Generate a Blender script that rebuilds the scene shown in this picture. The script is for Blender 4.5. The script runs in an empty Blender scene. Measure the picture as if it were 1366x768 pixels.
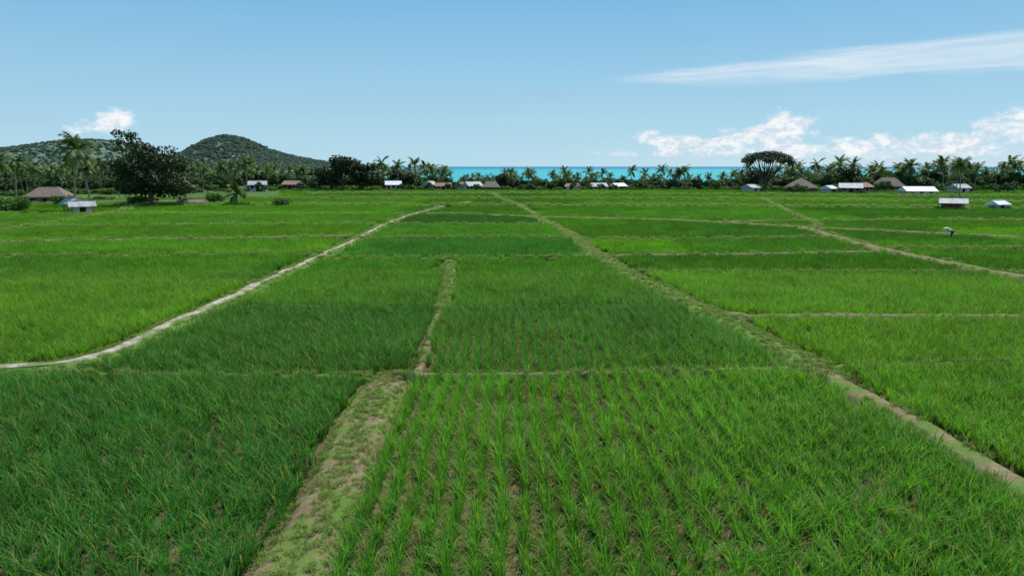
import bpy, math, random
import numpy as np
from mathutils import Vector, noise as mnoise
random.seed(7); rng=np.random.default_rng(7)
scene=bpy.context.scene
H=8.0
# ---------------------------------------------------------------- helpers
def link(o,coll=None):
    (coll or scene.collection).objects.link(o); return o
def sstep(a,b,x):
    t=np.clip((x-a)/(b-a),0,1); return t*t*(3-2*t)
def gz(x,y):
    s=sstep(205,520,y); az=x/np.maximum(y,1.0); f=sstep(-0.36,-0.22,az)
    return -14*s*f-1.5*s*(1-f)
def new_mesh(name,verts,faces,mats=(),midx=None,attrs=None,smooth=False):
    me=bpy.data.meshes.new(name)
    me.from_pydata([tuple(v) for v in verts],[],[tuple(f) for f in faces])
    for m in mats: me.materials.append(m)
    if midx is not None: me.polygons.foreach_set('material_index',np.array(midx,dtype=np.int32))
    if attrs:
        for k,a in attrs.items():
            at=me.attributes.new(k,'FLOAT','POINT'); at.data.foreach_set('value',np.array(a,dtype=np.float32))
    if smooth: me.polygons.foreach_set('use_smooth',np.ones(len(me.polygons),dtype=bool))
    me.update(); return me
class MB:
    def __init__(s,mat):
        s.m=bpy.data.materials.new(mat); s.m.use_nodes=True; s.nt=s.m.node_tree; s.nt.nodes.clear()
        s.out=s.nt.nodes.new('ShaderNodeOutputMaterial')
    def n(s,t,**k):
        nd=s.nt.nodes.new(t)
        for a,b in k.items(): setattr(nd,a,b)
        return nd
    def l(s,a,b): s.nt.links.new(a,b)
def setin(nt,sock,v):
    if isinstance(v,bpy.types.NodeSocket): nt.links.new(v,sock)
    elif v is not None: sock.default_value=v
def mth(nt,op,a,b=None,c=None,clamp=False):
    n=nt.nodes.new('ShaderNodeMath'); n.operation=op; n.use_clamp=clamp
    setin(nt,n.inputs[0],a); setin(nt,n.inputs[1],b); setin(nt,n.inputs[2],c)
    return n.outputs[0]
def mixc(nt,f,a,b,mode='MIX'):
    n=nt.nodes.new('ShaderNodeMix'); n.data_type='RGBA'; n.blend_type=mode
    def c(v): return v if isinstance(v,bpy.types.NodeSocket) else (tuple(v)+(1,) if len(v)==3 else v)
    setin(nt,n.inputs[0],f); setin(nt,n.inputs[6],c(a)); setin(nt,n.inputs[7],c(b))
    return n.outputs[2]
def noi(nt,vec,scale,detail=4,rough=0.5,dist=0.0):
    n=nt.nodes.new('ShaderNodeTexNoise'); n.inputs['Scale'].default_value=scale
    n.inputs['Detail'].default_value=detail; n.inputs['Roughness'].default_value=rough; n.inputs['Distortion'].default_value=dist
    if vec is not None: nt.links.new(vec,n.inputs['Vector'])
    return n.outputs['Fac']
def mr(nt,v,a,b,c=0,d=1,smooth=True):
    n=nt.nodes.new('ShaderNodeMapRange'); n.interpolation_type='SMOOTHSTEP' if smooth else 'LINEAR'
    setin(nt,n.inputs['Value'],v); n.inputs['From Min'].default_value=a; n.inputs['From Max'].default_value=b
    n.inputs['To Min'].default_value=c; n.inputs['To Max'].default_value=d
    return n.outputs['Result']
def pos(nt): return nt.nodes.new('ShaderNodeNewGeometry').outputs['Position']
def simple(name,col,col2=None,scale=3.0,rough=0.9,bump=0.0,spec=0.2):
    b=MB(name); nt=b.nt; p=b.n('ShaderNodeBsdfPrincipled'); p.inputs['Roughness'].default_value=rough
    p.inputs['Specular IOR Level'].default_value=spec
    f=noi(nt,pos(nt),scale,6,0.65)
    c=mixc(nt,mr(nt,f,0.35,0.65),col,col2 or tuple(x*0.6 for x in col))
    b.l(c,p.inputs['Base Color'])
    if bump:
        bp=b.n('ShaderNodeBump'); bp.inputs['Strength'].default_value=bump; bp.inputs['Distance'].default_value=0.05
        b.l(noi(nt,pos(nt),scale*6,5),bp.inputs['Height']); b.l(bp.outputs[0],p.inputs['Normal'])
    b.l(p.outputs[0],b.out.inputs[0]); return b.m
def leafmat(name,base,alt,yellow=None,inst=False,trans=0.3,hdark=False,ythr=0.9,spec=0.25):
    b=MB(name); nt=b.nt
    bv=b.n('ShaderNodeAttribute',attribute_name='bv').outputs['Fac']
    if inst:
        t=b.n('ShaderNodeAttribute',attribute_name='tint',attribute_type='INSTANCER').outputs['Color']
        c=mixc(nt,bv,mixc(nt,1.0,t,(0.78,0.86,0.95),'MULTIPLY'),mixc(nt,1.0,t,(1.35,1.16,0.9),'MULTIPLY'))
    else:
        c=mixc(nt,bv,base,alt); P=pos(nt)
        big=noi(nt,P,0.35,2); c=mixc(nt,1.0,c,mixc(nt,mr(nt,big,0.3,0.7),(0.78,0.83,0.85),(1.22,1.15,1.05)),'MULTIPLY')
    if yellow: c=mixc(nt,mr(nt,bv,ythr,ythr+0.03),c,yellow)
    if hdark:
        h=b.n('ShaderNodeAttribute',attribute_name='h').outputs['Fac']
        c=mixc(nt,mr(nt,h,0.0,0.6),mixc(nt,1.0,c,(0.5,0.5,0.5),'MULTIPLY'),c)  # darker towards the blade foot: lower-leaf tone plus shade painted in for depth
    d=b.n('ShaderNodeBsdfPrincipled'); d.inputs['Roughness'].default_value=0.5; d.inputs['Specular IOR Level'].default_value=spec
    tr=b.n('ShaderNodeBsdfTranslucent'); b.l(c,d.inputs['Base Color'])
    b.l(mixc(nt,1.0,c,(1.15,1.25,0.5),'MULTIPLY'),tr.inputs['Color'])
    mx=b.n('ShaderNodeMixShader'); mx.inputs[0].default_value=trans
    b.l(d.outputs[0],mx.inputs[1]); b.l(tr.outputs[0],mx.inputs[2]); b.l(mx.outputs[0],b.out.inputs[0]); return b.m
# ---------------------------------------------------------------- materials
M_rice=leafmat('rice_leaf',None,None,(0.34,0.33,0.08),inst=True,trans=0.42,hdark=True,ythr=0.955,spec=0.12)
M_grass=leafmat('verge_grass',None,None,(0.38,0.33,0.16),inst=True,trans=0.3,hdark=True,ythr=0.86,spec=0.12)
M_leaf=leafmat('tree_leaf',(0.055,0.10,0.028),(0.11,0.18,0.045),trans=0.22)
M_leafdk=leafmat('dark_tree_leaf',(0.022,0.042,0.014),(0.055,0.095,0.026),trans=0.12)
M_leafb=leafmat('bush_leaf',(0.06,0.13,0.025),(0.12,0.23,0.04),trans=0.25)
M_leafh=leafmat('hazed_hill_leaf',(0.12,0.185,0.145),(0.165,0.235,0.16),trans=0.1)  # pale bluish green: distance haze mixed into the leaf colour
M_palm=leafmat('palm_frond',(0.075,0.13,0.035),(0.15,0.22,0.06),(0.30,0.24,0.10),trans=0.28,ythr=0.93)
M_bark=simple('bark',(0.16,0.12,0.085),(0.07,0.05,0.035),4,bump=0.5)
M_pbark=simple('palm_bark',(0.34,0.30,0.25),(0.20,0.17,0.14),3,bump=0.4)
def soil(name,dry,wet,green,gfac):
    b=MB(name); nt=b.nt; P=pos(nt)
    p=b.n('ShaderNodeBsdfPrincipled'); p.inputs['Roughness'].default_value=0.95; p.inputs['Specular IOR Level'].default_value=0.1
    c=mixc(nt,mr(nt,noi(nt,P,2.2,8,0.7),0.35,0.65),dry,wet)
    c=mixc(nt,mr(nt,noi(nt,P,30,4,0.7),0.45,0.75,0,0.5),c,tuple(x*1.6 for x in dry))
    g=mr(nt,noi(nt,P,0.9,8,0.75),0.62-gfac*0.3,0.74-gfac*0.3)
    c=mixc(nt,g,c,green); b.l(c,p.inputs['Base Color'])
    bp=b.n('ShaderNodeBump'); bp.inputs['Strength'].default_value=0.7; bp.inputs['Distance'].default_value=0.06
    b.l(noi(nt,P,9,8,0.7),bp.inputs['Height']); b.l(bp.outputs[0],p.inputs['Normal'])
    b.l(p.outputs[0],b.out.inputs[0]); return b.m
M_soil=soil('path_soil',(0.26,0.19,0.12),(0.15,0.105,0.065),(0.11,0.18,0.035),0.6)
M_verge=soil('grassy_bund',(0.20,0.19,0.08),(0.13,0.13,0.05),(0.12,0.21,0.04),1.0)
M_conc=soil('worn_pale_earth',(0.46,0.42,0.34),(0.30,0.26,0.20),(0.17,0.20,0.08),0.6)
# ground
b=MB('ground'); nt=b.nt; P=pos(nt); sx=b.n('ShaderNodeSeparateXYZ'); b.l(P,sx.inputs[0])
p=b.n('ShaderNodeBsdfPrincipled'); p.inputs['Roughness'].default_value=0.95; p.inputs['Specular IOR Level'].default_value=0.1
c=mixc(nt,mr(nt,noi(nt,P,1.6,8,0.7),0.35,0.65),(0.17,0.12,0.07),(0.085,0.06,0.035))
c=mixc(nt,mr(nt,noi(nt,P,6,6,0.7),0.5,0.7,0,0.6),c,(0.26,0.20,0.11))
g=mixc(nt,mr(nt,noi(nt,P,0.05,8,0.7),0.35,0.65),(0.05,0.12,0.02),(0.09,0.155,0.035))
c=mixc(nt,mr(nt,sx.outputs[1],28,50),c,g); b.l(c,p.inputs['Base Color'])
bp=b.n('ShaderNodeBump'); bp.inputs['Strength'].default_value=0.6; bp.inputs['Distance'].default_value=0.06
b.l(noi(nt,P,7,8,0.7),bp.inputs['Height']); b.l(bp.outputs[0],p.inputs['Normal'])
b.l(p.outputs[0],b.out.inputs[0]); M_ground=b.m
# ---------------------------------------------------------------- ground & sea
xs=np.array([-30000,-12000,-6000,-3500,-2400,-1800,-1400,-1100]+list(range(-900,901,30))+[1100,1400,1800,2400,3500,6000,12000,30000],float)
ys=np.array([-400,-200,-100,-40]+list(range(0,621,20))+[680,760,860,1000,1300,1700,2200,3000,5000,10000,38000],float)
X,Y=np.meshgrid(xs,ys); Z=gz(X,Y); nx=len(xs); ny=len(ys)
V=np.stack([X.ravel(),Y.ravel(),Z.ravel()],1)
F=[(j*nx+i,j*nx+i+1,(j+1)*nx+i+1,(j+1)*nx+i) for j in range(ny-1) for i in range(nx-1)]
link(bpy.data.objects.new('ground',new_mesh('ground',V,F,[M_ground],smooth=True)))
b=MB('sea'); nt=b.nt; P=pos(nt); sx=b.n('ShaderNodeSeparateXYZ'); b.l(P,sx.inputs[0])
f=mr(nt,sx.outputs[1],2200,6500)
ns=b.n('ShaderNodeMapping'); ns.inputs['Scale'].default_value=(0.0006,0.003,1); b.l(P,ns.inputs[0])
c=mixc(nt,f,(0.035,0.36,0.38),(0.015,0.16,0.29))
c=mixc(nt,mr(nt,noi(nt,ns.outputs[0],1.5,5),0.45,0.7,0,0.6),c,(0.02,0.22,0.32))
d=b.n('ShaderNodeBsdfDiffuse'); b.l(c,d.inputs[0]); gl=b.n('ShaderNodeBsdfGlossy'); gl.inputs['Roughness'].default_value=0.4
mx=b.n('ShaderNodeMixShader'); mx.inputs[0].default_value=0.08; b.l(d.outputs[0],mx.inputs[1]); b.l(gl.outputs[0],mx.inputs[2]); b.l(mx.outputs[0],b.out.inputs[0])
link(bpy.data.objects.new('sea',new_mesh('sea',[(-38000,300,-8),(38000,300,-8),(38000,45000,-8),(-38000,45000,-8)],[(0,1,2,3)],[b.m])))
# ---------------------------------------------------------------- bunds / paths
P1=[(-80,22.0),(-60,23.2),(-30,24.6),(-20,25.6),(-17.8,26.2),(-17.1,27.8),(-16.9,30),(-16.8,39),(-16.8,55),(-16.7,72),(-17.1,91),(-16.5,109),(-13,138),(-9,152)]
P2a=[(13.2,6),(12.9,12),(12.6,15.6),(12.3,21.5),(11.95,25.6),(11.8,27.5)]
P2b=[(12.0,24.6),(11.4,31.8),(10.8,36),(9.9,41),(8.7,50),(7.4,62.4),(6.9,77),(5.7,91),(3.7,105.5)]
P6=[(-4.3,4),(-4.4,12.4),(-4.6,18.5),(-4.7,23.2),(-4.4,25.2)]
P4a=[(-3.6,24.2),(-3.7,29),(-4.0,33.5),(-4.0,38.6)]
P4b=[(-4.0,36.8),(-4.2,44),(-4.6,50),(-5.2,57.8)]
P3=[(-15,113),(-8,112),(4,105.5),(14,102),(24,99),(37,87.5),(48.6,79.5),(56,75),(80,68),(120,60)]
P14=[(37,87.5),(35.3,72),(34.6,61),(35.5,48),(37,30)]
PATHS=[('dirt_path',P1,0.85,0.34,'c',0.27,0.8),
('dirt_path',P2a,0.5,0.3,'s',0.22,0.9),
('grassy_path',P2b,0.8,0.3,'v',0.0,0.9),
('dirt_path',P6,0.68,0.28,'s',0.0,0.7),
('field_bund',P4a,0.16,0.3,'s',0.0,0.8),
('field_bund',P4b,0.42,0.32,'v',0.0,0.9),
('dirt_path',P3,1.0,0.5,'s',0.6,1.0),
('dirt_path',P14,0.9,0.5,'s',0.4,1.0)]
def lat(pts,hw=0.3,h=0.4,m='v',core=0.0,g=1.2):
    f=1.0
    PATHS.append(('field_bund',pts,hw*f,h*(1.05 if min(p[1] for p in pts)>40 else 1),m,core*f,g))
lat([(-19,25.0),(-12,24.9),(-4.8,24.6)],0.18,0.3)
lat([(-4.8,24.6),(0,24.7),(6,25.1),(11.9,25.6)],0.18,0.38,'s',0.0,1.0)
lat([(12,25.9),(20,26.4),(30,26.6),(60,27)],0.2,0.34)
lat([(11,34.6),(18,34.9),(40,34.6),(70,34)],0.4,0.42,'s',0.1,0.8)
lat([(10.2,35.6),(13.2,35.3)],0.8,0.36,'s',0.3,0.6)
lat([(-16.8,38),(-10,37.7),(-4,37.5),(3,37.9),(10.4,38.2)],0.15,0.25,g=0.8)
lat([(-16.8,57.2),(-5,57.4),(8,58)],0.35)
lat([(-16.7,74),(0,74.5),(7,74)],0.4)
lat([(-16.7,91.5),(0,91.5),(5.7,91)],0.4)
lat([(-90,43),(-40,44.8),(-16.8,45.5)],0.25,0.35,g=1.0)
lat([(-90,60),(-45,58),(-16.8,61)],0.35,0.4)
lat([(-110,66),(-52,70),(-16.8,76)],0.6,0.5,'s',0.25)
lat([(-120,92),(-62,88),(-17,92)],0.5)
lat([(-150,118),(-80,112),(-17,110)],0.6)
lat([(9,49.8),(20,50),(35.4,49.5)],0.3,0.35)
lat([(35.5,49.5),(80,47)],0.3,0.35)
lat([(8,59),(20,60),(34.6,62)],0.45,0.45,'s',0.15)
lat([(7,72),(35.3,74)],0.35)
lat([(35,65),(60,63),(110,58)],0.5)
lat([(-160,142),(-80,140),(-12,139),(40,136),(90,128),(150,120)],0.9,0.5)
lat([(-160,168),(-60,170),(30,166),(110,152),(170,148)],1.0,0.5)
lat([(-60,198),(20,200),(100,182),(190,175)],1.1,0.5)
lat([(30,96),(60,100),(100,95),(150,90)],0.6,0.5,'s',0.25)
lat([(4,106),(1,140),(-3,168),(-6,200)],0.4,0.4)
lat([(40,88),(48,120),(60,165)],0.35,0.4)
lat([(-60,70),(-66,112),(-75,140)],0.4,0.4)
lat([(-45,26),(-44,58)],0.3,0.3)
def densify(pts,step):
    out=[];pts=np.array(pts,float)
    for a,c in zip(pts[:-1],pts[1:]):
        n=max(1,int(np.linalg.norm(c-a)/step)); 
        for k in range(n): out.append(a+(c-a)*k/n)
    out.append(pts[-1]); out=np.array(out)
    for _ in range(3):
        o=out.copy(); o[1:-1]=(out[:-2]+out[1:-1]*2+out[2:])/4; out=o
    return out
mm={'c':M_verge,'s':M_soil,'v':M_verge}
gp_pts=[];gp_scl=[]
for pi,(nm,pts,hw,h,m,core,gs) in enumerate(PATHS):
    dmin=min(p[1] for p in pts)
    step=0.35 if dmin<40 else 0.9
    C=densify(pts,step); T=np.gradient(C,axis=0); T/=np.linalg.norm(T,axis=1)[:,None]+1e-9; N=np.stack([-T[:,1],T[:,0]],1)
    for i in range(1,len(C)-1): C[i]+=N[i]*0.16*min(1,hw*1.5)*mnoise.noise(Vector((C[i][0]*0.25,C[i][1]*0.25,pi*3.3)))*2
    prof=[(-1.25,-0.05),(-1.0,0.55),(-0.72,0.92),(-0.35,1.0),(0,0.97),(0.35,1.0),(0.72,0.92),(1.0,0.55),(1.25,-0.05)]
    V=[];K=len(prof)
    for i,(c,n) in enumerate(zip(C,N)):
        wv=1+0.3*mnoise.noise(Vector((c[0]*0.6+pi,c[1]*0.6,0)))
        en=min(1.0,min(i,len(C)-1-i)*step/0.9)-0.04
        for (a,hz) in prof:
            off=a*hw*wv+0.16*min(hw,1)*mnoise.noise(Vector((c[0]*1.3,c[1]*1.3,a*3+pi)))
            x=c[0]+n[0]*off; y=c[1]+n[1]*off
            V.append((x,y,(h*hz+0.06*hz*mnoise.noise(Vector((x*2,y*2,pi))))*en-(0.03 if en<.1 else 0)+float(gz(x,y))))
    F=[(i*K+k,i*K+k+1,(i+1)*K+k+1,(i+1)*K+k) for i in range(len(C)-1) for k in range(K-1)]
    link(bpy.data.objects.new(nm,new_mesh(nm,V,F,[mm[m]],smooth=True)))
    if m=='c':
        V=[]
        for i,(c,n) in enumerate(zip(C,N)):
            wob=0.22*mnoise.noise(Vector((c[0]*0.4,c[1]*0.4,9)))
            for a in (-1,-0.8,0.8,1):
                off=a*core*(1+0.8*mnoise.noise(Vector((c[0]*.8,c[1]*.8,3+a))))+wob
                V.append((c[0]+n[0]*off,c[1]+n[1]*off,(h-0.05 if abs(a)==1 else h+0.05)+float(gz(c[0],c[1]))))
        F=[(i*4+k,i*4+k+1,(i+1)*4+k+1,(i+1)*4+k) for i in range(len(C)-1) for k in range(3)]
        link(bpy.data.objects.new('worn_footpath',new_mesh('worn_footpath',V,F,[M_conc])))
    seg=np.linalg.norm(np.diff(C,axis=0),axis=1)
    for i in range(len(C)-1):
        d=math.hypot(*C[i]); lod=max(1.0,d/32)
        n=rng.poisson(seg[i]*2*hw*(54 if pi==3 else 30)/lod**1.4)
        for _ in range(n):
            a=rng.uniform(-1.2,1.2)
            x,y=C[i]+(C[i+1]-C[i])*rng.random()+N[i]*a*hw
            if abs(a)*hw<core*(1.0+0.9*mnoise.noise(Vector((x*.7,y*.7,1)))): continue
            if m=='s':
                q=mnoise.noise(Vector((x*1.1,y*0.5,4)))
                if pi==3:
                    tr_=math.exp(-((a-0.62)/0.18)**2)+0.7*math.exp(-((a+0.55)/0.13)**2)
                    if rng.random()<0.85*tr_*(0.8+q) or (q<-0.38 and rng.random()<.6): continue
                elif q<0.1*(1-abs(a)) and rng.random()<0.7: continue
            z=h*np.interp(abs(a),[0,0.7,1,1.25],[0.95,0.9,0.5,0])+float(gz(x,y))
            gp_pts.append((x,y,z)); gp_scl.append(lod**0.5*gs*rng.uniform(0.6,1.2))
# ---------------------------------------------------------------- plant templates
def blades(name,n,hmin,hmax,sx_,sy_,w,lean,segs,mat,up=0.0):
    V=[];F=[];A=[];B=[]
    for i in range(n):
        h=random.uniform(hmin,hmax); bx=random.uniform(-sx_,sx_); by=random.uniform(-sy_,sy_)
        ph=random.uniform(0,6.283); ln=random.uniform(0.1,1.0)*lean; dr=random.uniform(0.0,1.0)*ln
        tw=ph+1.57+random.uniform(-.5,.5); bvv=random.random(); base=len(V)
        for s in range(segs+1):
            t=s/segs; r=h*(ln*0.3*t+ln*0.75*t*t*t); z=h*(t-0.42*dr*t*t*t)
            ww=w*(0.55+0.6*t if t<0.4 else 0.79*(1-((t-0.4)/0.6)**1.6))*0.5
            cx=bx+math.cos(ph)*r; cy=by+math.sin(ph)*r
            if s==segs: V.append((cx,cy,z)); A.append(t);B.append(bvv)
            else:
                V.append((cx-math.cos(tw)*ww,cy-math.sin(tw)*ww,z)); V.append((cx+math.cos(tw)*ww,cy+math.sin(tw)*ww,z)); A+= [t,t]; B+=[bvv,bvv]
        for s in range(segs-1): q=base+2*s; F.append((q,q+1,q+3,q+2))
        q=base+2*(segs-1); F.append((q,q+1,q+2))
    return new_mesh(name,V,F,[mat],attrs={'h':A,'bv':B})
def coll(name,meshes):
    c=bpy.data.collections.new(name)
    for i,m in enumerate(meshes): c.objects.link(bpy.data.objects.new('%s_%02d'%(name,i),m))
    return c
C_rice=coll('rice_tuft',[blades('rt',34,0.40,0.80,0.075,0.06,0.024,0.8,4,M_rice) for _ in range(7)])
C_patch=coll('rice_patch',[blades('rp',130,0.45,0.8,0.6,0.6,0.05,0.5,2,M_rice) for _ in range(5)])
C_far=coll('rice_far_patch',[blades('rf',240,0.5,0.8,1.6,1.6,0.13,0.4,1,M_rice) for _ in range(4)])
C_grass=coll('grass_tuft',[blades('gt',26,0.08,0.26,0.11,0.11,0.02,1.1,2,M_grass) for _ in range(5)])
def scatter(name,pts,rot,scl,pick,tint,c):
    pts=np.asarray(pts,np.float32); n=len(pts)
    me=bpy.data.meshes.new(name); me.vertices.add(n); me.vertices.foreach_set('co',pts.ravel())
    for nm,ty,d in (('rotv','FLOAT_VECTOR',rot),('sclv','FLOAT_VECTOR',scl),('tint','FLOAT_VECTOR',tint)):
        a=me.attributes.new(nm,ty,'POINT'); a.data.foreach_set('vector',np.asarray(d,np.float32).ravel())
    a=me.attributes.new('pick','INT','POINT'); a.data.foreach_set('value',np.asarray(pick,np.int32))
    me.update(); ob=link(bpy.data.objects.new(name,me))
    g=bpy.data.node_groups.new(name,'GeometryNodeTree')
    g.interface.new_socket('Geometry',in_out='INPUT',socket_type='NodeSocketGeometry'); g.interface.new_socket('Geometry',in_out='OUTPUT',socket_type='NodeSocketGeometry')
    gi=g.nodes.new('NodeGroupInput'); go=g.nodes.new('NodeGroupOutput'); ip=g.nodes.new('GeometryNodeInstanceOnPoints'); ci=g.nodes.new('GeometryNodeCollectionInfo')
    ci.inputs['Collection'].default_value=c; ci.inputs['Separate Children'].default_value=True; ci.inputs['Reset Children'].default_value=True
    ip.inputs['Pick Instance'].default_value=True
    def na(nm,t):
        q=g.nodes.new('GeometryNodeInputNamedAttribute'); q.data_type=t; q.inputs['Name'].default_value=nm
        return [o for o in q.outputs if o.enabled and o.name=='Attribute'][0]
    L=g.links.new
    L(gi.outputs[0],ip.inputs['Points']); L(ci.outputs[0],ip.inputs['Instance'])
    L(na('pick','INT'),ip.inputs['Instance Index']); L(na('rotv','FLOAT_VECTOR'),ip.inputs['Rotation']); L(na('sclv','FLOAT_VECTOR'),ip.inputs['Scale'])
    L(ip.outputs[0],go.inputs[0])
    md=ob.modifiers.new('scatter','NODES'); md.node_group=g
    return ob
def zrot(n,t=0.06): return np.stack([rng.normal(0,t,n),rng.normal(0,t,n),rng.uniform(0,6.283,n)],1)
gp=np.array(gp_pts); n=len(gp); s=np.array(gp_scl)
k=rng.random(n)[:,None]; tg=np.array([0.15,0.29,0.045])*(1-k)+np.array([0.26,0.35,0.08])*k
ff=np.clip((gp[:,1:2]-38)/60,0,1); tg=tg*(1-ff)+(np.array([0.30,0.39,0.12])*(0.8+0.4*k))*ff
scatter('bund_grass',gp,zrot(n,0.15),np.stack([s,s,s*0.9],1),rng.integers(0,5,n),tg,C_grass)
# ---------------------------------------------------------------- rice
SEG=[]
for (nm,pts,hw,h,m,core,gs) in PATHS:
    for a,c in zip(pts[:-1],pts[1:]): SEG.append((a[0],a[1],c[0],c[1],hw))
def clear(x,y,pad):
    ok=np.ones(len(x),bool)
    for ax,ay,bx,by,hw in SEG:
        dx,dy=bx-ax,by-ay; t=np.clip(((x-ax)*dx+(y-ay)*dy)/(dx*dx+dy*dy),0,1)
        ok&=np.hypot(x-ax-t*dx,y-ay-t*dy)>hw*1.12+pad
    return ok
p1=np.array(P1[5:]); 
p2=np.array(P2a[:4]+P2b[:]); 
LB=np.array([45,60,73,90,111,140,169,199]); CB=np.array([37.6,57.4,74.2,91.5,109,139,168,199]); RB=np.array([34.6,49.8,61,73,90,103,134,160,185])
TT=rng.uniform(0,1,(6,16,12)); LL_=rng.uniform(0.78,1.10,(6,16,12))
def vnoise(x,y,s,z): return np.array([mnoise.noise(Vector((a*s,b_*s,z))) for a,b_ in zip(x,y)])
def tint(x,y):
    x1=np.interp(y,p1[:,1],p1[:,0]); x2=np.interp(y,p2[:,1],p2[:,0])
    z=np.where(y<25.1,np.where(x<-4.6,3,np.where(x<x2,4,5)),np.where(x<x1,0,np.where(x<x2,1,2)))
    row=np.where(z==0,np.searchsorted(LB,y+x*0.03),np.where(z==1,np.searchsorted(CB,y),np.where(z==2,np.searchsorted(RB,y+(x-8)*0.1),0)))
    col=np.clip(((x+200)/36).astype(int),0,11)
    col=np.where((z==1)&(y<58),np.where(x<-4.2,0,1),np.where(z==1,2,col)); col=np.where(z>=3,0,col)
    t=TT[z,row,col]
    dark=np.array([0.070,0.225,0.040]); lite=np.array([0.165,0.375,0.028])
    base=np.array([0.55,0.2,0.55,0.0,0.42,0.7])[z]
    f=np.clip(base+0.7*(t-0.5)+np.where((z==1)&(row==0)&(col==0),-0.15,0)+np.where((z==1)&(row==0)&(col==1),0.15,0),0,1)
    f=np.where(z==3,0.05,f); f=np.where(z==4,0.5,f); f=np.where((z==0)&(row==0),0.8,f); f=np.where((z==2)&(row<=1),0.75,f)
    f=np.clip(f+0.3*vnoise(x,y,0.09,3),0,1)
    c=dark*(1-f[:,None])+lite*f[:,None]
    lum=np.where(z<3,LL_[z,row,col],1.0)*(1+0.20*vnoise(x,y,0.25,11)+0.12*vnoise(x,y,0.9,5))
    lum=lum*np.where((z<3)&(row<=1),0.5/np.maximum(LL_[z,row,col],.1)+0.5,1)*np.where(z==4,1.12,1.0)
    return c*(lum*rng.uniform(0.82,1.18,len(x)))[:,None],z,row
def grid(x0,x1,dx,y0,y1,dy,jx,jy):
    gx=np.arange(x0,x1,dx); gy=np.arange(y0,y1,dy); X,Y=np.meshgrid(gx,gy); X=X.ravel();Y=Y.ravel()
    return X+rng.normal(0,jx,len(X)),Y+rng.normal(0,jy,len(X))
def inview(x,y): return np.abs(x)<0.86*y+7
x2f=lambda y:np.interp(y,p2[:,1],p2[:,0])
def central(x,y): return ((y<25)&(x>-4.6)&(x<x2f(y)))|((y>=25)&(y<37.6)&(x>-3.8)&(x<x2f(y)))
xa,ya=grid(-6,15,0.52,6,25.5,0.23,0.04,0.06); k=central(xa,ya)&(ya<25); xa=xa[k];ya=ya[k]
xd,yd=grid(-6,15,0.50,24.5,38.2,0.24,0.045,0.06); k=central(xd,yd)&(yd>=25); xa=np.concatenate([xa,xd[k]]); ya=np.concatenate([ya,yd[k]])
xa=xa+0.06*np.sin(ya*0.5+1)+0.03*np.sin(ya*1.3)
xb,yb=grid(-50,50,0.36,6,50,0.29,0.05,0.06); k=~central(xb,yb); xb=xb[k];yb=yb[k]
x=np.concatenate([xa,xb]); y=np.concatenate([ya,yb])
gap=vnoise(x,y,0.8,7)
k=inview(x,y)&clear(x,y,0.06)&(rng.random(len(x))>np.where(gap>0.35,0.25,0.03)); x=x[k];y=y[k]
tn,z,row=tint(x,y); n=len(x)
hs=rng.normal(1,0.11,n)*(1+0.16*vnoise(x,y,0.3,0))
cen=central(x,y)
ws=hs*np.where(cen,1.08+0.12*(x>4),1.15); hs=hs*np.where(cen,1.02,1.0)
scatter('rice_crop',np.stack([x,y,np.zeros(n)-0.02],1),zrot(n,0.08),np.stack([ws,ws,hs],1),rng.integers(0,7,n),tn,C_rice)
x,y=rng.uniform(-4,13,13000),rng.uniform(6,37,13000); k=central(x,y)&clear(x,y,0.1); x=x[k];y=y[k];n=len(x)
kk=rng.random(n)[:,None]; tw_=np.array([0.13,0.26,0.04])*(kk<.55)+np.array([0.36,0.29,0.14])*(kk>=.55); s=rng.uniform(.4,1.2,n)
scatter('field_weeds',np.stack([x,y,np.zeros(n)-.01],1),zrot(n,.3),np.stack([s,s,s],1),rng.integers(0,5,n),tw_,C_grass)
x,y=grid(-115,115,0.95,50,118,0.95,0.2,0.2); k=inview(x,y)&clear(x,y,0.45); x=x[k];y=y[k]; n=len(x); tn,_,_=tint(x,y); s=rng.normal(1,0.08,n)
scatter('rice_crop',np.stack([x,y,gz(x,y)],1),zrot(n,0.02),np.stack([s,s,s*0.95],1),rng.integers(0,5,n),tn,C_patch)
x,y=grid(-215,215,2.6,117.5,240,2.6,0.4,0.4); k=inview(x,y)&clear(x,y,0.9); 
k&=~((x<-62)&(y>150)&(x<-0.33*y)); x=x[k];y=y[k]; n=len(x); tn,_,_=tint(x,y); s=rng.normal(1,0.06,n)
scatter('rice_crop',np.stack([x,y,gz(x,y)],1),zrot(n,0.01),np.stack([s,s,s*0.9],1),rng.integers(0,4,n),tn,C_far)
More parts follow.
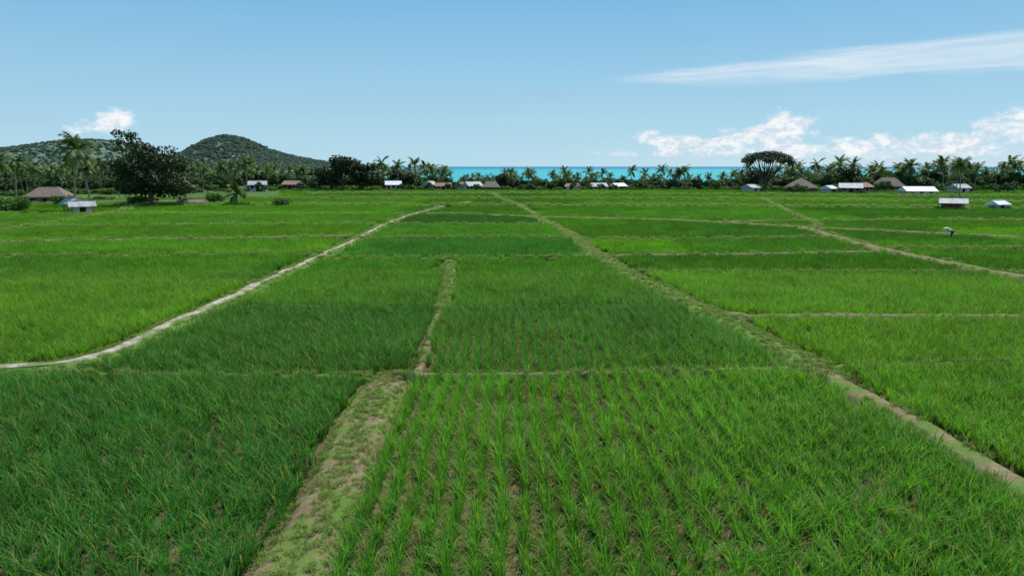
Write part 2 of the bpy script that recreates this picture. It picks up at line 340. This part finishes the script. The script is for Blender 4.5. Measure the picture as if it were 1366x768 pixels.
# ---------------------------------------------------------------- trees
def tube(V,F,M,A,pts,rad,mi=0,K=7):
    base=len(V)
    for i,(p,r) in enumerate(zip(pts,rad)):
        for k in range(K):
            a=6.283*k/K; V.append((p[0]+r*math.cos(a),p[1]+r*math.sin(a),p[2])); A.append(0.5)
    for i in range(len(pts)-1):
        for k in range(K):
            F.append((base+i*K+k,base+i*K+(k+1)%K,base+(i+1)*K+(k+1)%K,base+(i+1)*K+k)); M.append(mi)
def crown(V,F,M,A,lobe,n,s,shade):
    cx,cy,cz,rx,ry,rz=lobe
    for _ in range(n):
        d=Vector((random.gauss(0,1),random.gauss(0,1),random.gauss(0,1))).normalized()
        r=random.random()**0.45*(1+0.25*mnoise.noise(d*2.5+Vector((cx,cy,cz))))
        c=Vector((cx+d.x*rx*r,cy+d.y*ry*r,cz+d.z*rz*r))
        nrm=(d*0.6+Vector((random.gauss(0,.6),random.gauss(0,.6),random.gauss(0.3,.6)))).normalized()
        t=nrm.orthogonal().normalized(); u=nrm.cross(t); a=random.uniform(0,6.28)
        t,u=t*math.cos(a)+u*math.sin(a),u*math.cos(a)-t*math.sin(a)
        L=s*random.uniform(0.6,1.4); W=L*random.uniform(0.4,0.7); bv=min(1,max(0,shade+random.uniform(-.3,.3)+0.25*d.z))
        q=len(V)
        for v in (c-t*L,c-u*W+nrm*L*0.15,c+t*L,c+u*W+nrm*L*0.15): V.append(tuple(v)); A.append(bv)
        F.append((q,q+1,q+2,q+3)); M.append(1)
def tree(name,trunk,rad,lobes,n,s,leaf,limbr=0.14):
    V=[];F=[];M=[];A=[]
    tube(V,F,M,A,trunk,rad)
    top=Vector(trunk[-1])
    for l in lobes:
        a=Vector(trunk[max(1,len(trunk)-2)]) if random.random()<.5 else top
        b_=Vector(l[:3]); mid=(a+b_)/2+Vector((0,0,-0.08*(b_-a).length))
        tube(V,F,M,A,[a,mid,b_],[limbr*1.5,limbr,limbr*.35],K=5)
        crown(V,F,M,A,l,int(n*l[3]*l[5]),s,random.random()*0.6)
    return new_mesh(name,V,F,[M_bark,leaf],M,{'bv':A})
def broad(name,h,w,leaf,nl=11,n=60,s=0.32,flat=1.0):
    lobes=[]
    for i in range(nl):
        a=i*2.4+random.uniform(-.4,.4); r=w*0.5*math.sqrt((i+.3)/nl)*0.8; z=h*(0.45+0.42*random.random()*(1.25-r/w*1.3))
        q=w*random.uniform(0.15,0.25); lobes.append((r*math.cos(a),r*math.sin(a),z,q,q,q*0.75*flat))
    return tree(name,[(0,0,-.3),(0.1,0,h*.2),(0.05,.1,h*.45)],[0.035*h,0.026*h,0.02*h],lobes,n,s,leaf,0.014*h)
def bushm(name):
    lobes=[]
    for i in range(12):
        a=i*2.4; r=1.7*math.sqrt((i+.3)/12); q=random.uniform(.7,1.0); lobes.append((r*math.cos(a),r*math.sin(a),random.uniform(.4,1.9-0.5*r),q,q,q*.85))
    return tree(name,[(0,0,-.3),(0.05,0,.3),(0.05,.05,.7)],[0.09,0.07,0.05],lobes,170,.2,M_leafb,0.03)
def palm(name,h,fr=20,L=3.4,lean=0.8,lw=0.16,tr=1.0):
    V=[];F=[];M=[];A=[]; ph=random.uniform(0,6.28)
    pts=[(lean*math.cos(ph)*(t**1.7),lean*math.sin(ph)*(t**1.7),h*t-.2) for t in np.linspace(0,1,9)]
    tube(V,F,M,A,pts,[0.24*tr if i==0 else (0.17-0.07*i/8)*tr for i in range(9)],K=7)
    top=Vector(pts[-1])
    for f in range(fr):
        az=f*2.4+random.uniform(-.3,.3); th=random.uniform(-0.5,1.35); p=top.copy(); LL=L*random.uniform(0.75,1.1); seg=14; bv0=random.random()*.95 if th>-0.2 else 0.97
        curl=random.uniform(0.9,1.8); P_=[];
        for s in range(seg+1):
            t=s/seg; P_.append(p.copy()); an=th-curl*t*t*1.1
            p=p+Vector((math.cos(az)*math.cos(an),math.sin(az)*math.cos(an),math.sin(an)))*(LL/seg)
        side=Vector((-math.sin(az),math.cos(az),0))
        for s in range(seg):
            a,b_=P_[s],P_[s+1]; q=len(V)
            for v in (a-side*.035,a+side*.035,b_+side*.03,b_-side*.03): V.append(tuple(v)); A.append(bv0*.9)
            F.append((q,q+1,q+2,q+3)); M.append(1)
            if s<1: continue
            t=s/seg; ll=0.95*math.sin(math.pi*(0.12+0.8*t))*LL/3.4; dv=(b_-a).normalized()
            for sg in (-1,1):
                for o in (0,0.5):
                    a0=a.lerp(b_,o); tip=a0+side*sg*ll*0.75+dv*ll*0.45+Vector((0,0,-ll*random.uniform(0.2,0.75)))
                    q=len(V)
                    for v in (a0-dv*lw*.5,a0+dv*lw*.5,tip): V.append(tuple(v)); A.append(min(1,max(0,bv0*0.9+random.uniform(-.1,.1))))
                    F.append((q,q+1,q+2)); M.append(1)
    return new_mesh(name,V,F,[M_pbark,M_palm],M,{'bv':A})
palms=[palm('palm_m%d'%i,random.uniform(8,9.5),fr=26,lean=random.uniform(.2,1.4),lw=.2) for i in range(4)]
palms_far=[palm('palm_f%d'%i,random.uniform(6.5,9.3),fr=17,L=3.0,lean=random.uniform(.2,1.6),lw=0.22) for i in range(4)]
broads=[broad('br%d'%i,random.uniform(5.5,7.5),random.uniform(5.5,8),M_leaf,n=85,s=0.36) for i in range(4)]
broadd=[broad('bd%d'%i,random.uniform(7,8.5),random.uniform(7,9),M_leafdk,n=85,s=0.38) for i in range(2)]
bushes=[bushm('bu%d'%i) for i in range(2)]
hillt=[broad('ht%d'%i,8,12,M_leafh,nl=8,n=14,s=1.1) for i in range(3)]
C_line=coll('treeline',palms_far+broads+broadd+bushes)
def put(name,me,x,y,s=1.0,sz=None,rz=None):
    o=link(bpy.data.objects.new(name,me)); o.location=(x,y,float(gz(x,y))); o.scale=(s,s,sz or s); o.rotation_euler[2]=random.uniform(0,6.28) if rz is None else rz; return o
front=lambda px:np.interp(px,[-500,0,250,300,430,990,1010,1366,1900],[165,172,215,238,243,262,228,222,215])
tp=[];ti=[];ts=[]
for kind,N_ in (('palm',800),('broad',1400),('dark',110),('bush',620)):
    for _ in range(N_):
        px=random.uniform(-220,1600); f=front(px); deep=random.random()**1.6
        mid=590<px<985
        D=f+deep*(60 if mid else (170 if px>430 else 210))+(10 if kind!='bush' else 0)
        u=(px-683)/911; x=u*D; y=D
        s=random.uniform(0.7,1.1)
        if mid:
            s*=0.84 if kind!='palm' else 0.86
            if kind=='palm' and random.random()<0.55: continue
        if px<430: s*=0.9
        elif px<590 or px>985: s*=1.08
        if kind=='palm': s*=1.08*random.uniform(.8,1.2); i=random.randint(0,3)
        elif kind=='broad': i=random.randint(4,7); s*=0.9
        elif kind=='dark': i=random.randint(8,9); s*=0.8
        else: i=random.randint(10,11); s*=1.2
        tp.append((x,y,float(gz(x,y)))); ti.append(i); ts.append(s)
for _ in range(200):
    px=random.uniform(260,1420); D=front(px)-random.uniform(2,24); x=(px-683)/911*D
    tp.append((x,D,float(gz(x,D)))); ti.append(random.choice([10,11,10,11,4,5])); ts.append(random.uniform(.3,.62))
n=len(tp); ts=np.array(ts)
scatter('distant_tree_line',tp,zrot(n,0.03),np.stack([ts,ts,ts*rng.uniform(.85,1.15,n)],1),ti,np.ones((n,3)),C_line)
lob=[]
for i in range(36):
    a=i*2.4; r=6.4*math.sqrt((i+.5)/36); z=random.uniform(2.6,10.2)*(1 if r<4.8 else .85)
    q=random.uniform(1.6,2.4); lob.append((r*math.cos(a)+.6,r*math.sin(a),z,q,q,q*.85))
for i in range(11):
    a=i*2.4; r=4.2*math.sqrt((i+.5)/11); q=random.uniform(.9,1.45); lob.append((r*math.cos(a)-2.2,r*math.sin(a),random.uniform(10.8,14.0),q,q,q*.7))
put('large_broadleaf_tree',tree('bigtree',[(0,0,-.3),(.1,0,2),(-.2,.1,5),(-.6,0,9),(-1.6,0,11.5)],[.6,.45,.38,.25,.14],lob,66,0.30,M_leafdk,0.10),-73,139,1.04,rz=0)
for x,y,s in ((-77,121,1.25),(-84,137,1.12),(-112,150,1.1),(-108,165,.95),(-121,168,1.0),(-98,172,.9),(117,180,1.0),(-82,213,1.1),(129,200,.95)):
    put('coconut_palm',random.choice(palms),x,y,s)
for x,y,s in ((-86,118,1.3),(-46.5,139,.8),(-91,140,1.0),(-66,152,1.0),(-100,128,.8),(-12.5,134,.35),(-78,143,.9)):
    put('bush',random.choice(bushes),x,y,s,s*1.25)
put('banana_plant',palm('banana',2.6,fr=11,L=3.0,lean=.1,lw=.5),-56,140,1.1)
for x,y,s in ((-56,228,1.45),(-50,232,1.3),(-62,236,1.15),(-86,160,1.0),(-3,258,.8)):
    put('broadleaf_tree',random.choice(broadd),x,y,s)
lob=[]
for i in range(34):
    a=i*2.4; r=7.4*math.sqrt((i+.4)/34); z=11.9-(r/7.4)**2*2.6+random.uniform(-.4,.4); q=random.uniform(1.6,2.2); lob.append((r*math.cos(a),r*math.sin(a),z,q,q,q*.55))
put('rain_tree',tree('rain',[(0,0,-.3),(.1,0,2.5),(-.1,.1,5.2)],[.75,.5,.42],lob,110,0.26,M_leafdk,0.13),82.6,225,1.04)
# ---------------------------------------------------------------- hills
def hill(name,cx,cy,w,d,fn,nt_):
    nx,ny=90,60; V=[]
    for j in range(ny):
        for i in range(nx):
            x=cx-w+2*w*i/(nx-1); y=cy-d+2*d*j/(ny-1)
            V.append((x,y,fn(x,y)-3))
    F=[(j*nx+i,j*nx+i+1,(j+1)*nx+i+1,(j+1)*nx+i) for j in range(ny-1) for i in range(nx-1)]
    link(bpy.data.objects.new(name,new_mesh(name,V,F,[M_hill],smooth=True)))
    T=[];S=[]
    while len(T)<nt_:
        x=random.uniform(cx-w,cx+w); y=random.uniform(cy-d,cy+d*.3); z=fn(x,y)
        if z<4: continue
        T.append((x,y,z-6.5)); S.append(random.uniform(.6,1.1))
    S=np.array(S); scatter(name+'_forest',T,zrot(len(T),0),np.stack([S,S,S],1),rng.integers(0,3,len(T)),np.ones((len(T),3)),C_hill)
C_hill=coll('hill_tree',hillt)
M_hill=simple('hill_ground',(0.13,0.19,0.12),(0.09,0.14,0.10),0.02)  # aerial haze of the far slopes is painted into this colour
def g2(x,y,cx,cy,sx_,sy_): return math.exp(-((x-cx)/sx_)**2-((y-cy)/sy_)**2)
def fa(x,y):
    n_=mnoise.fractal(Vector((x*.006,y*.006,0)),1.0,2.0,5)
    return 42*g2(x,y,-660,1600,80,170)+38*g2(x,y,-590,1620,175,190)+10*g2(x,y,-740,1640,100,150)+4*n_
def fb(x,y):
    n_=mnoise.fractal(Vector((x*.004,y*.004,5)),1.0,2.0,5)
    return 64*g2(x,y,-1740,2250,330,260)+54*g2(x,y,-1290,2300,120,230)+48*g2(x,y,-1450,2280,150,260)+22*g2(x,y,-1050,2300,260,200)+7*n_
hill('hill',-640,1620,440,420,fa,4800); hill('hill_ridge',-1500,2280,900,560,fb,6400)
# ---------------------------------------------------------------- houses
def box(name,par,x0,x1,y0,y1,z0,z1,mat):
    V=[(x0,y0,z0),(x1,y0,z0),(x1,y1,z0),(x0,y1,z0),(x0,y0,z1),(x1,y0,z1),(x1,y1,z1),(x0,y1,z1)]
    F=[(0,3,2,1),(4,5,6,7),(0,1,5,4),(1,2,6,5),(2,3,7,6),(3,0,4,7)]
    o=link(bpy.data.objects.new(name,new_mesh(name,V,F,[mat]))); o.parent=par; return o
MW=simple('white_wall',(0.66,0.63,0.58),(0.45,0.42,0.37),1.5); MT=simple('thatch',(0.27,0.21,0.165),(0.14,0.11,0.085),5,bump=0.8)
MG=simple('metal_roof',(0.46,0.46,0.46),(0.28,0.27,0.26),1.2,rough=.6); MWR=simple('white_metal_roof',(0.78,0.79,0.80),(0.60,0.60,0.60),.8,rough=.5)
MR=simple('rusty_roof',(0.27,0.14,0.10),(0.33,0.23,0.18),1.5); MD=simple('opening_shade_panel',(0.02,0.02,0.02)); MB_=simple('bamboo_wall',(0.24,0.18,0.12),(0.15,0.11,0.07),4); MP=simple('pink_wall',(0.45,0.31,0.26),(0.35,0.25,0.21),2)  # MD: near-black wall panels, the dark of doors and windows painted on
def house(name,x,y,w,d,wh,rh,wall,roof,kind='gable',rz=0.0,open_=False):
    e=link(bpy.data.objects.new(name,None)); e.location=(x,y,float(gz(x,y))); e.rotation_euler[2]=rz
    ov=0.5
    if open_:
        for i,(a,c) in enumerate(((-1,-1),(1,-1),(1,1),(-1,1),(0,-1),(0,1))): box('post_%d'%i,e,a*(w/2-.1)-.07,a*(w/2-.1)+.07,c*(d/2-.1)-.07,c*(d/2-.1)+.07,-.3,wh,MB_)
        box('platform',e,-w/2+.3,w/2-.3,-d/2+.3,d/2-.3,.5,.62,MB_); box('back_wall',e,-w/2+.25,w/2-.25,d/2-.2,d/2-.15,.63,wh-.05,wall)
    else:
        box('walls',e,-w/2,w/2,-d/2,d/2,-.3,wh,wall)
        box('door',e,-.45,.45,-d/2-.03,-d/2-.005,0,min(2.05,wh-.2),MD)
        for i,a in enumerate((-.32,.32)):
            if w>4: box('window_%d'%i,e,a*w-.5,a*w+.5,-d/2-.03,-d/2-.005,.95,min(1.9,wh-.3),MD); box('sill_%d'%i,e,a*w-.6,a*w+.6,-d/2-.1,-d/2-.004,.85,.93,MW)
        box('side_window',e,w/2+.005,w/2+.03,-.5,.5,.95,min(1.9,wh-.3),MD)
        for i,a in enumerate((-1,1)): box('porch_post_%d'%i,e,a*(w/2)-.06,a*(w/2)+.06,-d/2-.42,-d/2-.3,-.2,wh-.1,MB_)
    X,Y_=w/2+ov,d/2+ov
    rx=X if kind=='gable' else X*(.45 if kind=='hip' else .04)
    z0=wh-.12; z1=wh+rh; tk=.12 if kind=='gable' else .3
    V=[(-X,-Y_,z0),(X,-Y_,z0),(X,Y_,z0),(-X,Y_,z0),(-rx,0,z1),(rx,0,z1),(-X,-Y_,z0-tk),(X,-Y_,z0-tk),(X,Y_,z0-tk),(-X,Y_,z0-tk)]
    F=[(0,1,5,4),(2,3,4,5),(1,2,5),(3,0,4),(6,7,1,0),(7,8,2,1),(8,9,3,2),(9,6,0,3),(9,8,7,6)]
    o=link(bpy.data.objects.new('roof',new_mesh('roof',V,F,[roof]))); o.parent=e
    box('ridge_cap',e,-rx,rx,-.12,.12,z1-.06,z1+.05,roof)
    return e
HS=[('thatched_house',-98,146,7,5,1.9,1.9,MB_,MT,'hip',.2,0),('white_shed',-72,115,3.0,2.6,1.6,.7,MW,MG,'gable',.6,0),('field_shelter',-76,119,2.4,2.2,1.8,.9,MB_,MG,'gable',-.5,1),
('thatched_house',-104,214,7.5,6,2,2.6,MB_,MT,'hip',.1,0),('field_shelter',-66,142,4.4,2.6,.9,.5,MB_,MT,'gable',.1,1),
('white_house',-84,228,5,4,2.2,1.2,MW,MG,'gable',.3,0),('metal_roof_house',-75,236,5,4,2.2,1.2,MB_,MR,'gable',-.2,0),
('white_house',-43,250,5,4,2.4,1.3,MW,MWR,'gable',.2,0),('white_house',-29.5,249,3.6,4,2.4,1.2,MW,MG,'gable',1.2,0),('metal_roof_house',-24.5,246,5,4,1.9,1.1,MP,MR,'gable',.1,0),
('metal_roof_house',-14,246,5,5,2.0,1.4,MW,MG,'gable',.5,0),('thatched_house',-7.5,244,5.5,5,1.6,2.0,MB_,MT,'hip',.0,0),('metal_roof_house',-18.5,250,3.4,4,2.0,1.2,MW,MT,'gable',1.2,0),
('white_house',22,250,4,4,1.8,1.0,MW,MR,'gable',-.4,0),('metal_roof_house',31,248,5,4,1.8,1.2,MW,MG,'gable',.2,0),('white_house',38,247,4,4,1.9,1.0,MB_,MWR,'gable',.5,0),
('white_house',74,214,3.6,4,1.7,.9,MW,MG,'gable',.6,0),('thatched_house',89.5,214,7,6.5,1.7,2.9,MB_,MT,'pyr',.1,0),('white_house',95.5,208,3.4,3,1.6,.8,MW,MWR,'gable',.7,0),
('metal_roof_house',101,206,5.5,5,1.9,1.3,MB_,MG,'gable',-.35,0),('metal_roof_house',107,212,4.5,5,2.0,1.2,MP,MR,'gable',.4,0),('white_house',110,187,7.2,5,1.6,1.1,MW,MWR,'gable',-.1,0),
('field_shelter',81.5,127,3.6,2.6,1.5,.8,MB_,MG,'gable',-.5,1),('white_shed',90.5,128,2.2,2.0,1.2,.6,MW,MWR,'gable',.3,0),('thatched_house',124,228,7.5,6,2,2.8,MB_,MT,'hip',0,0),('white_house',134,207,4,4,1.8,1.1,MW,MG,'gable',.2,0)]
for h_ in HS: house(*h_[:11],open_=bool(h_[11]))
# ---------------------------------------------------------------- farmer (bending)
def skin_body(name,verts,edges,rad,mat,root=0,sub=2):
    me=bpy.data.meshes.new(name); me.from_pydata(verts,edges,[]); me.materials.append(mat)
    o=link(bpy.data.objects.new(name,me)); o.modifiers.new('skin','SKIN')
    for i,r in enumerate(rad): me.skin_vertices[0].data[i].radius=(r,r)
    me.skin_vertices[0].data[root].use_root=True
    sb=o.modifiers.new('sub','SUBSURF'); sb.levels=sub; sb.render_levels=sub; return o
e=link(bpy.data.objects.new('farmer',None)); e.location=(47.9,74.2,0.15); e.rotation_euler[2]=2.9
MS=simple('shirt',(0.62,0.66,0.74),(0.5,0.54,0.62),8); MTr=simple('trousers',(0.05,0.06,0.09)); MSk=simple('skin',(0.30,0.17,0.11)); MH=simple('straw_hat',(0.62,0.54,0.36),(0.5,0.42,0.26),12)
v=[(0,0,.92),(.18,0,1.04),(.38,0,1.12),(.48,0,1.13),(.36,.19,1.07),(.46,.24,.80),(.62,.2,.58),(.36,-.19,1.07),(.48,-.24,.80),(.66,-.18,.60)]
o=skin_body('torso_and_arms',v,[(0,1),(1,2),(2,3),(2,4),(4,5),(5,6),(2,7),(7,8),(8,9)],[.15,.15,.17,.07,.075,.055,.035,.075,.055,.035],MS); o.parent=e
v=[(0,0,.92),(.02,.1,.84),(.1,.13,.46),(-.02,.14,.06),(.14,.15,.03),(.0,-.1,.84),(.0,-.14,.46),(-.14,-.14,.06),(.02,-.15,.03)]
o=skin_body('legs',v,[(0,1),(1,2),(2,3),(3,4),(0,5),(5,6),(6,7),(7,8)],[.15,.11,.075,.05,.04,.11,.075,.05,.04],MTr); o.parent=e
v=[(.47,0,1.13),(.56,0,1.16),(.66,0,1.17),(.70,0,1.13)]
o=skin_body('head',v,[(0,1),(1,2),(2,3)],[.06,.09,.10,.06],MSk); o.parent=e
V=[(.62,0,1.37)];F=[]
for k,(r,z) in enumerate(((.1,1.34),(.3,1.23))):
    for i in range(16): a=6.283*i/16; V.append((.62+r*math.cos(a),r*math.sin(a),z-.1*math.cos(a)*r))
for i in range(16): F.append((0,1+i,1+(i+1)%16)); F.append((1+i,17+i,17+(i+1)%16,1+(i+1)%16))
o=link(bpy.data.objects.new('straw_hat',new_mesh('hat',V,F,[MH],smooth=True))); o.parent=e
# ---------------------------------------------------------------- sky
SE=math.radians(60); SA=math.radians(35)
w=bpy.data.worlds.new('World'); scene.world=w; w.use_nodes=True; nt=w.node_tree; nt.nodes.clear()
out=nt.nodes.new('ShaderNodeOutputWorld'); bg=nt.nodes.new('ShaderNodeBackground'); bg.inputs[1].default_value=0.1
sky=nt.nodes.new('ShaderNodeTexSky'); sky.sky_type='NISHITA'; sky.sun_disc=False; sky.sun_elevation=SE; sky.sun_rotation=SA
sky.air_density=1.0; sky.dust_density=0.4; sky.ozone_density=2.0; sky.altitude=0
tc=nt.nodes.new('ShaderNodeTexCoord'); sp=nt.nodes.new('ShaderNodeSeparateXYZ'); nt.links.new(tc.outputs['Generated'],sp.inputs[0])
u=mth(nt,'ARCTAN2',sp.outputs[0],sp.outputs[1]); vv=mth(nt,'ARCSINE',sp.outputs[2])
def cvec(a,b_,z=0.0):
    c=nt.nodes.new('ShaderNodeCombineXYZ'); setin(nt,c.inputs[0],mth(nt,'MULTIPLY',u,a)); setin(nt,c.inputs[1],mth(nt,'MULTIPLY',vv,b_)); c.inputs[2].default_value=z; return c.outputs[0]
def blob(u0,v0,a,b_):
    p_=mth(nt,'POWER',mth(nt,'ABSOLUTE',mth(nt,'DIVIDE',mth(nt,'SUBTRACT',u,u0),a)),2.0); q_=mth(nt,'POWER',mth(nt,'ABSOLUTE',mth(nt,'DIVIDE',mth(nt,'SUBTRACT',vv,v0),b_)),2.0)
    return mth(nt,'SUBTRACT',1.0,mth(nt,'ADD',p_,q_))
def pu(px): return math.atan((px-683)/911)
def pv(py): return math.atan((384-py)/911)-math.radians(10.08)
def blobs(L):
    r=None
    for px,py,a,b_ in L:
        q=blob(pu(px),pv(py)*math.cos(pu(px)),a/911*math.cos(pu(px))**2,b_/911); q=mth(nt,'MAXIMUM',q,-1.5); r=q if r is None else mth(nt,'MAXIMUM',r,q)
    return r
cum=blobs([(1040,174,46,24),(1010,184,80,15),(1350,170,70,26),(862,186,42,11),(940,190,80,12),(1150,192,100,12),(1250,190,80,14),(1100,200,330,11),(165,158,36,17),(140,172,40,12),(1620,170,140,30),(-200,160,120,24)])
n1=noi(nt,cvec(16,24,1.3),1.8,10,0.66,0.25)
cd=mth(nt,'ADD',cum,mth(nt,'MULTIPLY',mth(nt,'SUBTRACT',n1,0.50),4.8))
cf=mr(nt,cd,0.0,1.1,0,0.93)
n1b=noi(nt,cvec(16,30,1.35),4.0,8,0.65)
ccol=mixc(nt,mr(nt,n1b,0.36,0.6),(6.3,7.3,8.5),(9.6,9.7,9.8))
cl=mth(nt,'ADD',mth(nt,'MULTIPLY',mth(nt,'SUBTRACT',u,pu(820)),0.03),pv(108))
cw=mth(nt,'ADD',mth(nt,'MULTIPLY',mth(nt,'MAXIMUM',mth(nt,'SUBTRACT',u,pu(800)),0.0),0.045),0.006)
ci=mth(nt,'SUBTRACT',1.0,mth(nt,'POWER',mth(nt,'ABSOLUTE',mth(nt,'DIVIDE',mth(nt,'SUBTRACT',vv,cl),cw)),2.0))
ci=mth(nt,'MAXIMUM',ci,-2.0)
cn=noi(nt,cvec(3.5,50,7),1.5,8,0.62,0.5)
cif=mr(nt,mth(nt,'ADD',ci,mth(nt,'MULTIPLY',mth(nt,'SUBTRACT',cn,0.5),3.6)),-0.3,1.8,0,0.75)
cif=mth(nt,'MULTIPLY',cif,mr(nt,u,pu(790),pu(900)))
st=blobs([(50,160,110,9),(725,127,60,4)]); stf=mr(nt,mth(nt,'ADD',st,mth(nt,'MULTIPLY',mth(nt,'SUBTRACT',cn,0.5),3.0)),0.0,1.8,0,0.45)
grad=mixc(nt,mr(nt,vv,0.0,0.26,smooth=False),(4.5,7.2,8.6),(1.6,4.5,7.5))
grad=mixc(nt,mr(nt,vv,0.26,1.2),grad,(0.6,1.7,4.2))
c=mixc(nt,0.9,sky.outputs[0],grad)
hz=mr(nt,vv,0.0,0.045,0.55,0.0); hz=mth(nt,'MULTIPLY',hz,mr(nt,u,-0.1,0.5)); c=mixc(nt,hz,c,(6.6,7.8,8.7))
c=mixc(nt,stf,c,(4.3,5.5,7.0)); c=mixc(nt,cif,c,(8.0,8.8,9.4)); c=mixc(nt,cf,c,ccol)
nt.links.new(c,bg.inputs[0]); nt.links.new(bg.outputs[0],out.inputs[0])
sl=bpy.data.lights.new('sun','SUN'); sl.energy=5.0; sl.angle=math.radians(.5); sl.color=(1,.97,.92)
so=link(bpy.data.objects.new('sun',sl)); d=Vector((math.sin(SA)*math.cos(SE),math.cos(SA)*math.cos(SE),math.sin(SE)))
so.rotation_euler=d.to_track_quat('Z','Y').to_euler()
cam=bpy.data.cameras.new('camera'); cam.sensor_width=36; cam.lens=36*911/1366; cam.clip_end=90000; cam.clip_start=.1
co=link(bpy.data.objects.new('camera',cam)); co.location=(0,0,H); co.rotation_euler=(math.radians(90-10.08),0,0); scene.camera=co
scene.view_settings.view_transform='Standard'; scene.view_settings.look='None'; scene.view_settings.exposure=0
